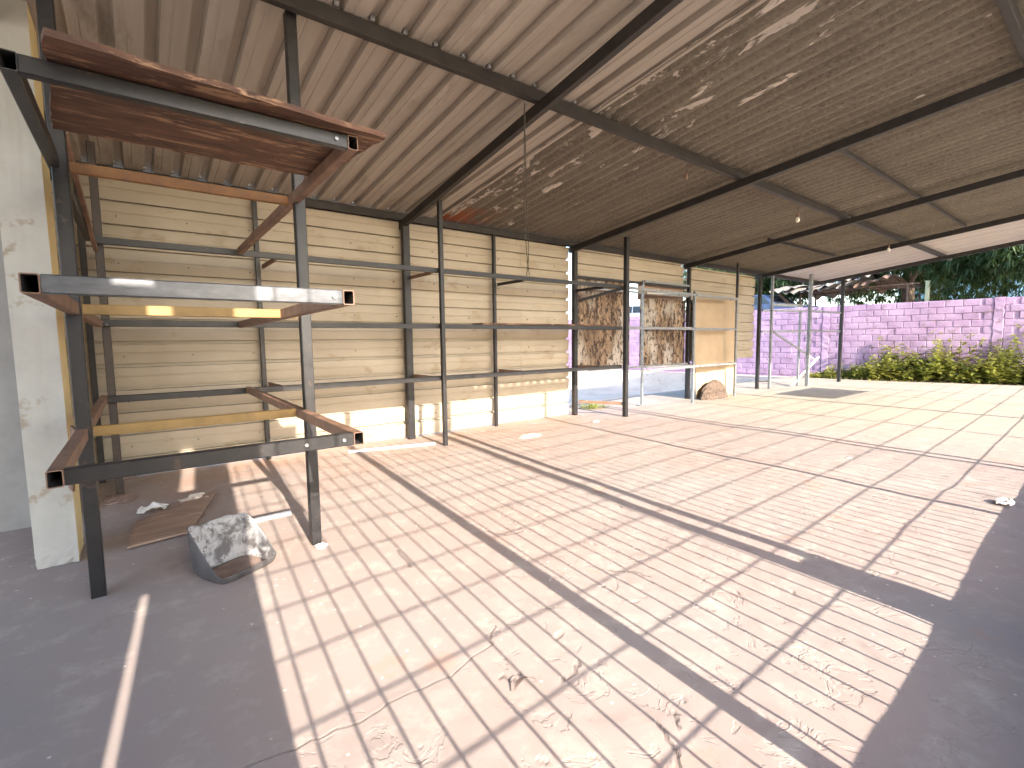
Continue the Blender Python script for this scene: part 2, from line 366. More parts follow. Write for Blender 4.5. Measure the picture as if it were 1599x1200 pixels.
for _ in range(45):                                                              # small chips knocked out of the topping
    cx, cy = random.uniform(.9, 4.1), random.uniform(.45, 2.9)
    if cy > 1.65 and cx < 1.3+(cy-1.7)*.7: continue
    rr = random.uniform(.010, .024); a_ = random.uniform(0, 3.14)
    u_ = (XX-cx)*math.cos(a_)+(YY-cy)*math.sin(a_); v_ = -(XX-cx)*math.sin(a_)+(YY-cy)*math.cos(a_)
    ZZ -= random.uniform(.002, .005)*np.clip(1.6-1.6*np.hypot(u_/(rr*2.2), v_/rr), 0, 1)
nx = len(ax); V = np.stack([XX.ravel(), YY.ravel(), ZZ.ravel()], 1)
idx = np.arange(len(V)).reshape(XX.shape); Q = np.stack([idx[:-1, :-1], idx[:-1, 1:], idx[1:, 1:], idx[1:, :-1]], -1).reshape(-1, 4)
k0 = len(V)                                                                      # skirt so that the slab has a real edge
border = np.concatenate([idx[0, :], idx[1:, -1], idx[-1, -2::-1], idx[-2:0:-1, 0]])
sk = V[border].copy(); sk[:, 2] = -.1; V2 = np.vstack([V, sk]); nb = len(border); b2 = k0+np.arange(nb)
Q2 = np.stack([border, b2, np.roll(b2, -1), np.roll(border, -1)], 1)
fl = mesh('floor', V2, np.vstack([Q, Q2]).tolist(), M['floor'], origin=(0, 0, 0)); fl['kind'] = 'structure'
at = fl.data.attributes.new('crack_shade', 'FLOAT', 'POINT'); at.data.foreach_set('value', np.concatenate([CRACK.ravel(), np.zeros(nb)]).astype('f'))
at = fl.data.attributes.new('rough_zone', 'FLOAT', 'POINT')
at.data.foreach_set('value', np.concatenate([np.clip(.06+rough.ravel(), 0, 1), np.zeros(nb)]).astype('f'))

# ---------------------------------------------------------------- corrugated sheets
def trap_profile(width, pitch=.24, depth=.045):
    """pan flat, raised rib; list of (s, h)"""
    out = []; n = int(round(width/pitch))
    for k in range(n):
        b = k*pitch; out += [(b, 0), (b+.045, 0), (b+.050, .004), (b+.058, .004), (b+.063, 0), (b+.150, 0), (b+.166, depth), (b+.222, depth), (b+.238, 0)]
    out.append((n*pitch+.03, 0)); return out
def wall_profile(n, pitch=.24, depth=.068):
    out = []
    for k in range(n):
        b = k*pitch; out += [(b, .018), (b+.05, .012), (b+.095, .006), (b+.100, .010), (b+.112, .009), (b+.118, .004), (b+.195, 0), (b+.199, depth), (b+.231, depth), (b+.235, .020)]
    out.append((n*pitch+.03, .014)); return out
def wave_profile(width, pitch=.177, amp=.030, n=8):
    c = int(round(width/pitch)); return [(k*pitch/n, amp*(1-math.cos(2*math.pi*k/n))) for k in range(c*n+3)]
def sheet(name, prof, place, l0, l1, mat, parent, nl=2, th=.0015, wob=0):
    """place(s, l, h) -> point; h grows away from the room"""
    ls = np.linspace(l0, l1, nl); V = []; F = []; n = len(prof)
    for side in (0, th):
        for l in ls:
            for s, h in prof: V.append(place(s, l, h+side))
    for sd in (0, 1):
        b = sd*n*nl
        for j in range(nl-1):
            for i in range(n-1):
                q = (b+j*n+i, b+j*n+i+1, b+(j+1)*n+i+1, b+(j+1)*n+i); F.append(q if sd else q[::-1])
    o_ = n*nl
    for i in range(n-1):
        F.append((i, i+1, o_+i+1, o_+i)); j = (nl-1)*n; F.append((j+i+1, j+i, o_+j+i, o_+j+i+1))
    for j in range(nl-1):
        F.append((j*n, o_+j*n, o_+(j+1)*n, (j+1)*n)); F.append(((j+1)*n-1, (j+2)*n-1, o_+(j+2)*n-1, o_+(j+1)*n-1))
    return mesh(name, V, F, mat, parent)

WY = 6.45; TA = math.tan(math.radians(6.7)); 
def zr(y): return 3.15 + TA*(WY-y)
YE = -.47                                                                        # front eave
roof = thing('shed_roof', 'lean-to roof of ribbed white and grey corrugated sheets on dark steel beams', 'roof', (8.5, 3, 3.2))
# repainted white metal sheets, one by one
x = -3.10; k = 0
while x < 3.6:
    w = .96; dz = .0018*(k % 2); off = x
    if x+w > 3.70: w = .72
    sheet('roof_sheet', trap_profile(w), (lambda s, l, h, off=off, dz=dz: (off+s, l, zr(l)+.055+dz+h)), 6.62, YE, M['whiteroof'], roof, 3); x += w; k += 1
# old fibre-cement sheets in three courses
x = 3.60; k = 0
while x < 13.6:
    for c, (a, b) in enumerate(((6.68, 3.25), (3.42, .66), (.83, YE))):
        jz = random.uniform(0, .003)
        sheet('fibre_cement_sheet', wave_profile(1.062), (lambda s, l, h, off=x, dz=.003*(k % 2)+.009*c+jz: (off+s, l, zr(l)+.055+dz+h)), a, b, M['fibre'], roof, 3, th=.006)
    x += 1.062; k += 1
xend = x
while x < 17.4:
    sheet('end_roof_sheet', trap_profile(.96), (lambda s, l, h, off=x, dz=.002*(k % 2): (off+s, l, zr(l)+.055+dz+h)), 6.62, YE, M['newroof'], roof, 3); x += .96; k += 1
XR = x
RAF = ((-.55, -.55), (3.07, 2.74), (6.41, 6.41), (10.08, 10.04), (13.52, 13.45), (17.0, 16.7))
def rz(x_, y0, y1, dz, w, h, nm):
    return beam(nm, (x_[0], y0, zr(y0)+dz), (x_[1], y1, zr(y1)+dz), w, h, M['roofsteel'], roof, up=(0, 0, 1))
for xr in RAF: rz(xr, 6.52, -.40, -.100, .06, .10, 'rafter')
for yp in (3.35, .75, -.36):
    beam('purlin', (-3.1, yp, zr(yp)), (XR-.03, yp, zr(yp)), .06, .10, M['roofsteel'], roof)
beam('purlin', (-3.1, WY+.03, zr(WY)), (XR-.03, WY+.03, zr(WY)), .07, .10, M['roofsteel'], roof)
beam('purlin', (6.66, 2.35, zr(2.35)+.025), (13.7, 2.35, zr(2.35)+.025), .04, .045, M['roofsteel'], roof)
beam('purlin', (10.24, 4.72, zr(4.72)+.025), (13.7, 4.72, zr(4.72)+.025), .04, .045, M['roofsteel'], roof)
squareV, squareF = beam_geo((-.016, 0, 0), (.016, 0, 0), .03, .034, .004)  # small pale boxes at the ribs above two purlins
square0 = mesh('rib_square', squareV, squareF, M['galv'], roof, origin=(0, 0, 0))
first = True
for yp, xs in ((3.35, np.arange(-2.92, 3.5, .24)), (6.42, np.arange(-.3, 3.5, .24))):
    for xx in xs:
        c = square0 if first else square0.copy()
        if not first: COL.objects.link(c); c.parent = roof
        first = False
        c.location = Vector((xx+.0, yp-.035, zr(yp)+.071)) - roof.location
box('edge_flashing', XR+.002, XR+.012, YE, 6.62, 3.0, 3.01, M['roofsteel'], roof).hide_render = False
bpy.data.objects.remove(bpy.data.objects['edge_flashing'])

# ---------------------------------------------------------------- rear sheet wall with its columns
wall = thing('sheet_wall', 'cream ribbed metal sheet wall with horizontal ribs behind the racks', 'wall', (6, 6.55, 0))
def wall_piece(x0, x1, z0, nrib, dy):
    n_ = 3
    sheet('wall_sheet', wall_profile(nrib), (lambda s, l, h, dy=dy: (l, WY+.045+dy+h, z0+s)), x0, x1, M['cream'], wall, n_)
Ztop = 3.14
rows = [(.012, 4), (.972, 4), (1.932, 4), (2.892, 1)]
for q, (x0, x1) in enumerate(((-.62, 2.72), (2.62, 5.30), (5.24, 6.365))):
    for i, (z0, n) in enumerate(rows): wall_piece(x0, x1, z0, n, .003*(i % 2)+.006*(q % 2))
sv = []
hx, hf = polytube([(0, .012, 0), (0, -.004, 0)], .008, 6)
for zz in np.arange(.33, 3.0, .48):
    for xx in np.arange(-.1, 6.3, .61):
        jx, jz = random.uniform(-.02, .02), random.uniform(-.008, .008)
        sv.append(([(a_+xx+jx, b_+WY+.045, c_+zz+jz) for a_, b_, c_ in hx], hf))
V, F = join_geo(sv); mesh('screw_heads', V, F, M['scrap'], wall)['kind'] = 'stuff'
wall_piece(6.50, 10.03, 2.60, 2, 0)
for i, (z0, n) in enumerate(((.87, 4), (1.83, 4), (2.79, 1))): wall_piece(10.16, 13.42, z0, n, .003*(i % 2))
for xc, w, z1 in ((3.08, .10, 3.1), (6.42, .085, 3.1), (10.1, .06, 3.1), (13.5, .08, 3.1)):
    beam('column', (xc, WY-.05, 0), (xc, WY-.05, z1), w, .08, M['steel'], wall)
for xc in (-.36, 1.19, 4.62): beam('stud', (xc, WY-.03, 0), (xc, WY-.03, 3.1), .05, .05, M['steel'], wall)
beam('girt', (6.48, WY-.02, 2.565), (10.05, WY-.02, 2.565), .04, .05, M['steel'], wall)
beam('kerb', (-.62, WY+.04, .02), (-.1, WY+.04, .02), .12, .16, M['dirt'], wall, ch=.02)

# ---------------------------------------------------------------- racks
YR = 5.775
rack = thing('pipe_rack', 'tall dark steel pipe rack with three cantilevered frames along the sheet wall', 'rack', (1.5, 4.5, 0))
def P_(n, x, y, z1, w=.06, m='steel', z0=0.0): return beam(n, (x, y, z0), (x, y, z1), w, w, M[m], rack)
P_('post', -.255, 3.49, zr(3.49)+.0, .066); P_('post', .91, 3.46, zr(3.46)+.0, .066)
P_('post', -.21, YR+.03, 3.2, .06, 'rackbrown')
P_('post', 3.22, 5.66, 3.22, .055); P_('post', 6.97, 5.66, 3.2, .075)
for z in (2.335, 1.605, .912):
    tube('wall_rail', (-.25, YR-.055, z), (6.93, 5.735, z), .04, .062, M['steel'], rack)
# near frames: front rail, two arms, middle bar
for z, yf, xl, xr, mr, mb in ((2.35, 2.38, -.30, .90, 'steel', 'orange'), (1.60, 2.17, -.275, .775, 'silver', 'mustard'), (.925, 2.38, -.285, .87, 'steel', 'mustard')):
    beam('front_rail', (xl+.047, yf, z), (xr-.047, yf, z), .042, .062, M[mr], rack)
    for xa, ml in ((xl+.022, 'steel' if z > 1.7 else 'primer'), (xr-.022, 'primer')):
        tube('arm', (xa, yf-.026, z-.001), (xa if xa < 0 else (.90 if xa > .8 else .87), YR-.077, z-.001), .048, .064, M[ml], rack)
    beam('middle_bar', (-.22, 3.545, z), (.875, 3.545, z), .03, .058, M[mb], rack)
for xc in (1.19, 3.08, 4.62, 6.42):
    for z, ml in ((2.32, 'primer' if xc < 4 else 'steel'), (.93, 'primer')):
        beam('bracket', (xc+.05, WY-.06, z-.012), (xc+.05, YR-.03, z-.012), .03, .045, M[ml], rack)
beam('rung', (6.47, WY-.1, .255), (6.97, 5.70, .235), .03, .05, M['primer'], rack)
beam('end_bar', (6.47, WY-.095, 2.12), (6.98, 5.70, 2.32), .035, .05, M['steel'], rack)
# brace plank at the left post
beam('brace', (-.34, 3.62, .60), (-.30, 3.52, .96), .012, .06, M['primer'], rack)
beam('brace', (-.235, 3.6, 2.55), (-.235, YR-.02, 2.26), .03, .04, M['primer'], rack)
beam('tie', (2.05, 6.08, .018), (3.14, YR+.035, .018), .03, .03, M['pvc'], rack)
# bolts on the rails
bv, bf = polytube([(0, -.006, 0), (0, .004, 0)], .009, 6)
bolt0 = None
for (xx, yy, z) in ((.60, 2.355, .925), (.775, 2.355, .925), (-.23, 5.695, 2.345), (-.23, 5.695, 1.615), (-.20, 5.695, 1.59), (.69, 2.145, 1.6), (.80, 2.355, 2.35)):
    if bolt0 is None: bolt0 = mesh('bolt', bv, bf, M['galv'], rack, origin=(0, 0, 0)); c = bolt0
    else: c = bolt0.copy(); COL.objects.link(c); c.parent = rack
    c.location = Vector((xx, yy, z)) - rack.location

gr = thing('galvanised_rack', 'light galvanised shelf frame standing before the mouldy boards and tan panel', 'rack', (9.5, 6.1, 0))
def GB(n, a, b, w=.045, h=.05, m='galv'): return beam(n, a, b, w, h, M[m], gr)
GB('post', (9.50, 5.88, 0), (9.50, 5.88, 2.40), .05, .05); GB('post', (11.42, 5.95, 0), (11.42, 5.95, 2.36), .05, .05)
GB('post', (11.42, 5.95, 2.362), (11.42, 5.95, 3.17), .05, .05, 'steel')
GB('post', (8.42, 6.40, 0), (8.42, 6.40, 2.62), .045, .045); GB('post', (10.08, 6.34, 0), (10.08, 6.34, .84), .05, .05, 'steel')
for z, xa in ((2.33, 7.02), (1.61, 7.02), (.80, 7.02)):
    GB('front_rail', (xa, 5.70, z), (9.475, 5.87, z)); GB('front_rail', (9.525, 5.87, z), (11.395, 5.94, z))
    GB('rear_rail', (6.75, 6.36, z+.03), (10.05, 6.37, z+.03), .03, .04)
    GB('arm', (9.50, 5.91, z+.02), (8.45, 6.33, z+.02), .03, .04); GB('arm', (11.42, 5.98, z), (11.42, 6.12, z), .03, .04)
GB('top_rail', (8.42, 6.36, 2.60), (10.1, 6.38, 2.60), .03, .045)
GB('foot', (8.28, 6.38, .012), (8.60, 6.38, .012), .10, .02)

far = thing('brace_rack', 'thin braced post frame under the far roof end, purple wall behind', 'rack', (15.3, 6, 0))
def FB(n, a, b, w=.05, h=.05, m='galv'): return beam(n, a, b, w, h, M[m], far)
FB('post', (13.78, 6.20, 0), (13.78, 6.20, 3.1), .06, .06); FB('post', (15.18, 5.78, 0), (15.18, 5.78, 3.17), .085, .085)
FB('post', (15.05, 5.98, 0), (15.05, 5.98, 2.15), .05, .05); FB('post', (17.35, 5.70, 0), (17.35, 5.70, 3.16), .085, .085, 'steel')
for z in (2.14, 1.57):
    FB('rail', (13.5, 6.32, z), (15.13, 5.86, z)); FB('rail', (15.23, 5.80, z), (17.3, 5.72, z))
FB('rail', (13.76, 6.20, 2.30), (15.1, 5.95, 2.30), .03, .08); FB('rung', (13.54, 6.38, .20), (13.75, 6.22, .20), .04, .04, 'steel')
FB('brace', (13.80, 6.14, 1.55), (15.6, 5.72, .72), .03, .05); 
lean = beam('leaning_pipe', (14.75, 6.02, .02), (16.35, 5.93, .80), .045, .045, M['pvc'])
tag(lean, 'white pipe leaning diagonally against the thick galvanised post', 'pipe')

# ---------------------------------------------------------------- boards
def board(name, corners, th, mat, label, cat, n=10, rag=.006):
    """flat slab from four corners (a,b along one edge, c,d along the other) with slightly ragged edges"""
    a, b, c, d_ = [Vector(q) for q in corners]; nrm = (b-a).cross(d_-a).normalized()
    loop = []
    for p0, p1 in ((a, b), (b, c), (c, d_), (d_, a)):
        for k in range(n):
            q = p0.lerp(p1, k/n); out = (p1-p0).cross(nrm).normalized()
            loop.append(q + out*random.uniform(-rag, rag)*(0 if k == 0 else 1))
    V = [tuple(q) for q in loop] + [tuple(q+nrm*th) for q in loop]; k = len(loop)
    F = [tuple(range(k-1, -1, -1)), tuple(range(k, 2*k))] + [(i, (i+1) % k, k+(i+1) % k, k+i) for i in range(k)]
    o = mesh(name, V, F, mat); return tag(o, label, cat)
board('plywood_board', ((-.17, 2.19, 2.386), (1.02, 2.30, 2.386), (.93, 3.08, 2.386), (-.24, 3.08, 2.386)), .024, M['ply'], 'weathered red-brown plywood lying on the top frame of the pipe rack', 'board', 14, .008)
board('plywood_offcut', ((-.14, 4.16, .010), (.22, 4.22, .010), (.52, 5.28, .018), (-.09, 4.72, .016)), .016, M['ply2'], 'dusty brown plywood piece flat on the floor behind the scoop', 'board', 8, .006)
board('shelf_plank', ((3.9, 5.71, 1.639), (6.75, 5.72, 1.639), (6.75, 6.0, 1.639), (3.9, 5.98, 1.639)), .022, M['ply'], 'long brown plank lying on the middle wall rail of the pipe rack', 'board', 8, .003)
def upright(name, x0, x1, y, z0, z1, th, mat, label, lean_=0.0, cat='board', rag=.004):
    return board(name, ((x0, y, z0), (x1, y, z0), (x1, y+lean_, z1), (x0, y+lean_, z1)), -th, mat, label, cat, 10, rag)
upright('mouldy_board', 6.55, 8.12, 6.50, .86, 2.56, .015, M['mould'], 'black-stained mouldy board hanging left of the narrow gap, by the dark column')
upright('mouldy_board', 8.47, 10.12, 6.50, .80, 2.27, .015, M['mould'], 'black-stained mouldy board right of the narrow gap, beside the tan panel')
upright('brown_board', 8.47, 10.12, 6.56, 2.24, 2.60, .015, M['ply2'], 'dark brown strip of board above the right mouldy board')
upright('fibreboard_panel', 10.14, 11.95, 6.18, .012, 2.33, .018, M['mdf'], 'smooth tan fibreboard panel standing upright behind the galvanised frame', .12, 'panel', .001)

# ---------------------------------------------------------------- left end of the shed
pl = thing('wall_pillar', 'pale plastered pillar beside the near rack post, chipped at its foot', 'pillar', (-.46, 4.34, 0))
Vp = []; Fp = []; nz = 26; px0, px1, py0, py1 = -.59, -.385, 4.15, 4.52
ring = [(px0+(px1-px0)*t, py0, 0) for t in np.linspace(0, 1, 9)[:-1]] + [(px1, py0+(py1-py0)*t, 1) for t in np.linspace(0, 1, 9)[:-1]] + [(px1+(px0-px1)*t, py1, 2) for t in np.linspace(0, 1, 3)[:-1]] + [(px0, py1+(py0-py1)*t, 3) for t in np.linspace(0, 1, 3)[:-1]]
zs = list(np.linspace(0, .14, 8)) + list(np.linspace(.2, zr(4.3)+.03, 12))
for z in zs:
    k = max(0, (.12-z)/.12)
    for (a, b, s_) in ring:
        j = random.uniform(0, .03)*k
        Vp.append((a+(-.46-a)*j*2+random.uniform(-.001, .001), b+(4.34-b)*j*2+random.uniform(-.001, .001), z))
n = len(ring)
for j in range(len(zs)-1):
    for i in range(n): Fp.append((j*n+i, j*n+(i+1) % n, (j+1)*n+(i+1) % n, (j+1)*n+i))
Fp.append(tuple(range((len(zs)-1)*n, len(zs)*n)))
po = mesh('shaft', Vp, Fp, [M['pillar'], M['ochre']], pl)
for p_ in po.data.polygons:
    if abs(p_.normal.x) > .8 and p_.normal.x > 0: p_.material_index = 1
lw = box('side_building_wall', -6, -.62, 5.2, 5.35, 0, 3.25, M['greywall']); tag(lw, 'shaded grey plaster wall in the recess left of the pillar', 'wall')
lw2 = box('end_wall', -.74, -.625, 5.352, 6.50, 0, 3.1, M['ochre']); tag(lw2, 'ochre painted end wall between the grey recess and the sheet wall', 'wall')
fw = thing('front_wall', 'solid rendered front wall on the street side left of the grille', 'wall', (-.8, -.45, 0))
for (x0, x1, z0, z1) in ((-2.9, -.392, 0, 3.95), (-.392, -.352, 1.86, 3.95), (-.352, -.275, 0, 3.95), (-.275, -.155, 0, 2.86), (-.275, -.155, 3.66, 3.95), (-.155, .165, 0, 3.95)):
    box('wall_section', x0, x1, -.47, -.40, z0, z1, M['frontwall'], fw)

# ---------------------------------------------------------------- street grille that throws the grid of shadows
def yf(x_): return -.44 + .028*x_
gl = thing('front_grille', 'steel bar grille with posts and rails closing the street front', 'fence', (8, yf(8), .5))
lo = thing('low_front_wall', 'low rendered wall under the street grille', 'wall', (8, yf(8), 0))
Vw, Fw = beam_geo((.17, yf(.17), .20), (19.2, yf(19.2), .20), .14, .40, .01); mesh('wall_body', Vw, Fw, M['frontwall'], lo)
bv, bf = beam_geo((0, 0, .38), (0, 0, 3.30), .0125, .0125, .002); bar0 = None
for k in range(52):
    xb = .235+.1335*k
    if bar0 is None: bar0 = mesh('bar', bv, bf, M['steel'], gl, origin=(0, 0, .38)); c = bar0
    else: c = bar0.copy(); COL.objects.link(c); c.parent = gl
    c.location = Vector((xb, yf(xb), .38)) - gl.location
z = .62
while z < 3.3:
    beam('rail', (.17, yf(.17)+.012, z), (19.2, yf(19.2)+.012, z), .006, .010, M['steel'], gl); z += .228
for xb, w in ((1.61, .085), (2.98, .11), (3.19, .09), (5.20, .06), (7.0, .07), (7.2, .07), (9.22, .05), (11.4, .11), (13.5, .045), (15.3, .08), (17.3, .08), (19.1, .08)):
    beam('post', (xb, yf(xb)-.05, .38), (xb, yf(xb)-.05, zr(yf(xb))-.06), w, .06, M['steel'], gl)
box('lock_plate', 2.93, 3.24, yf(3.1)-.13, yf(3.1)-.10, .40, .82, M['steel'], gl)
box('valance', .17, .95, yf(.8)-.10, yf(.8)-.07, 3.62, 3.79, M['frontwall'], gl)
box('sign_board', 12.0, 14.4, yf(13)-.16, yf(13)-.13, 2.15, 2.80, M['frontwall'], gl)

# ---------------------------------------------------------------- scoop cut from a plastic drum
sc = thing('cut_drum_scoop', 'scuffed grey scoop cut from a plastic drum standing on the floor', 'scoop', (.40, 3.38, .006))
ang0 = math.atan2(.17, .34); ca, sa = math.cos(ang0), math.sin(ang0)
def sp(u_, v_, z_): return (.40 + u_*ca - v_*sa, 3.36 + u_*sa + v_*ca, .006+z_)
ns = 56; outl = []
for k in range(ns):
    t = 2*math.pi*k/ns; c_, s_ = math.cos(t), math.sin(t); e_ = .32
    outl.append((.195*math.copysign(abs(c_)**e_, c_), .165*math.copysign(abs(s_)**(.26 if s_ < 0 else .55), s_)))
def rim(u_, v_):
    t = min(1, max(0, (v_+.150)/.27)); t = t*t*(3-2*t)*.6+t*.4; return .050 + t*.235 + .012*math.sin(u_*31) * t
V = []; F = []; nzv = 9
for (ins, sgn) in ((0, 1), (.004, -1)):
    for j in range(nzv):
        for (u_, v_) in outl:
            q = j/(nzv-1); h = rim(u_, v_)*q; tp = .86+.14*min(1, h/.05)**.5; leanb = .10*h*(1 if v_ > 0 else .2)
            V.append(sp(u_*tp*(1-ins/.19), v_*tp*(1-ins/.15)+leanb, max(h, ins)))
b2_ = nzv*ns
for j in range(nzv-1):
    for i in range(ns):
        q = (j*ns+i, j*ns+(i+1) % ns, (j+1)*ns+(i+1) % ns, (j+1)*ns+i); F.append(q); F.append(tuple(b2_+x_ for x_ in q[::-1]))
for i in range(ns): a_ = (nzv-1)*ns; F.append((a_+i, a_+(i+1) % ns, b2_+a_+(i+1) % ns, b2_+a_+i))
F.append(tuple(range(ns-1, -1, -1))); F.append(tuple(range(b2_, b2_+ns)))
so = mesh('shell', V, F, [M['scoopout'], M['scoop']], sc, smooth=False)
for i, p_ in enumerate(so.data.polygons):
    if i < 2*(nzv-1)*ns: p_.material_index = i % 2; p_.use_smooth = True
    elif i == len(so.data.polygons)-1: p_.material_index = 0
Vd = [sp(.155*math.cos(t), .118*math.sin(t), .012+.006*math.sin(3*t)) for t in np.linspace(0, 2*math.pi, 25)[:-1]] + [sp(0, 0, .02)]
mesh('dirt_inside', Vd, [(i, (i+1) % 24, 24) for i in range(24)], M['dirt'], sc, smooth=True)
# ---------------------------------------------------------------- litter
def rubble(name, cx, cy, rx, ry, h, mat, label, cat, seed, z=.004):
    r_ = random.Random(seed); V = []; n = 11
    for lv, (sc_, hh) in enumerate(((1, 0), (.86, .55), (.45, 1))):
        for k in range(n):
            t = 2*math.pi*k/n; j = r_.uniform(.65, 1.15)
            V.append((cx+rx*sc_*j*math.cos(t), cy+ry*sc_*j*math.sin(t), z+h*hh*r_.uniform(.6, 1.15)))
    F = [(l*n+k, l*n+(k+1) % n, (l+1)*n+(k+1) % n, (l+1)*n+k) for l in range(2) for k in range(n)] + [tuple(range(2*n, 3*n))]
    return tag(mesh(name, V, F, mat), label, cat)
def crumple(name, cx, cy, s, mat, label, seed, h=.05):
    r_ = random.Random(seed); n = 7; V = []
    for j in range(n):
        for i in range(n):
            u_, v_ = i/(n-1)-.5, j/(n-1)-.5
            V.append((cx+u_*s*1.5+r_.uniform(-.12, .12)*s, cy+v_*s+r_.uniform(-.12, .12)*s, .012+h*r_.random()*(1-abs(u_)*1.2)))
    F = [(j*n+i, j*n+i+1, (j+1)*n+i+1, (j+1)*n+i) for j in range(n-1) for i in range(n-1)]
    o = mesh(name, V, F, mat); md = o.modifiers.new('thickness', 'SOLIDIFY'); md.thickness = .002; return tag(o, label, 'scrap')
crumple('paper_scrap', .02, 5.02, .13, M['paper'], 'crumpled white scrap lying beside the plywood piece, nearer the rack post', 3, .07)
crumple('paper_scrap', .33, 5.12, .15, M['plaster'], 'crumpled beige scrap on the floor behind the plywood piece', 4, .05)
def heap(cx, cy, rx, ry, h):
    V = []; F = []; n = 28; m_ = 9; r_ = random.Random(3)
    for j in range(m_+1):
        q = j/m_
        for i in range(n):
            t = 2*math.pi*i/n; V.append((cx+rx*(1-q)*math.cos(t)*(1+r_.uniform(-.05, .05)), cy+ry*(1-q)*math.sin(t)*(1+r_.uniform(-.05, .05)), .002+h*math.sqrt(1-(1-q)**2)*(.9+.1*q)+r_.uniform(-.008, .008)*(q > 0)))
    for j in range(m_):
        for i in range(n): F.append((j*n+i, j*n+(i+1) % n, (j+1)*n+(i+1) % n, (j+1)*n+i))
    return V, F
V, F = heap(10.62, 6.02, .56, .14, .44)  # low dark brown dome shape in front of the tan panel
tag(mesh('brown_dome', V, F, M['heap'], smooth=False), 'dark brown dome against the foot of the tan panel', 'dirt')
rubble('plaster_lump', 4.47, 5.35, .20, .10, .045, M['plaster'], 'broken plaster lump on the sunlit floor in front of the sheet wall', 'rubble', 5)
rubble('plaster_lump', 6.12, 5.60, .07, .05, .03, M['paper'], 'small white plaster lump near the foot of the thick rack post', 'rubble', 6)
crumple('paper_scrap', 5.62, .60, .10, M['paper'], 'white scrap at the edge of the low wall shadow, far right', 8, .05)
rubble('plaster_lump', 6.35, 1.95, .08, .06, .02, M['paper'], 'small white plaster flake on the floor by the double post shadow', 'rubble', 9)
rubble('dirt_pile', -.22, 5.62, .14, .20, .035, M['dirt'], 'small heap of dirt and plaster at the rear rack post', 'dirt', 10)
rubble('cement_blob', .92, 3.37, .055, .045, .018, M['paper'], 'whitish cement blob around the foot of the near right rack post', 'rubble', 11)
V, F = polytube([(.48, 4.155, .022), (.91, 4.165, .022)], .02, 12); tag(mesh('floor_pipe', V, F, M['pvc'], smooth=False), 'short white plastic pipe on the floor behind the scoop', 'pipe')
lf = []
for k in range(9): t = k/8; lf.append((1.10+.10*t, 1.44+.035*math.sin(t*3.1)-.02*t, .006+.022*math.sin(t*2.2)))
Vl = [q for q in lf] + [(a+.006, b-.030*math.sin(i/8*3.14), c+.012*math.sin(i/8*3.14)) for i, (a, b, c) in enumerate(lf)]
o = mesh('dry_leaf', Vl, [(i, i+1, 10+i, 9+i) for i in range(8)], M['dirt']); o.modifiers.new('thickness', 'SOLIDIFY').thickness = .001; tag(o, 'curled dry brown leaf on the sunlit floor in the foreground', 'leaf')

# ---------------------------------------------------------------- bulbs and hanging wire
for i, (xb, yb, lb) in enumerate(((5.29, 3.42, 'empty bulb socket hanging from the middle purlin, nearest the camera'), (8.37, 3.42, 'bulb socket hanging from the middle purlin, second of three'), (12.9, 3.42, 'milky bulb hanging from the middle purlin, farthest of three'))):
    t = thing('hanging_socket', lb, 'lamp', (xb, yb, 3.3), 'sockets under the middle purlin'); zt = zr(3.35)-.05
    V, F = polytube([(xb, yb, zt), (xb+.006, yb, zt-.05), (xb, yb, zt-.11)], .004, 6); mesh('cord', V, F, M['wire'], t)
    V, F = polytube([(xb, yb, zt-.11), (xb, yb, zt-.13), (xb, yb, zt-.18)], [.012, .02, .018], 10); mesh('socket', V, F, M['socket'], t)
    if i: V, F = polytube([(xb, yb, zt-.18), (xb, yb, zt-.20), (xb, yb, zt-.235), (xb, yb, zt-.26)], [.014, .03, .033, .012], 12); mesh('bulb', V, F, M['bulb'], t, smooth=True)
t = thing('hanging_wire', 'two thin wires dangling from the roof before the sheet wall', 'wire', (3.3, 3.9, 2.2))
pa = [(2.80, 3.40, 3.46), (2.93, 3.55, 3.1), (3.10, 3.75, 2.75), (3.26, 3.92, 2.45), (3.33, 4.0, 2.25), (3.30, 4.0, 2.08)]
V, F = polytube(pa, .0045, 5); mesh('strand', V, F, M['wire'], t)
V, F = polytube([(2.80, 3.40, 3.46), (2.89, 3.52, 3.1), (3.03, 3.70, 2.75), (3.17, 3.86, 2.5), (3.29, 3.98, 2.3), (3.38, 4.05, 2.1)], .0045, 5); mesh('strand', V, F, M['wire'], t)

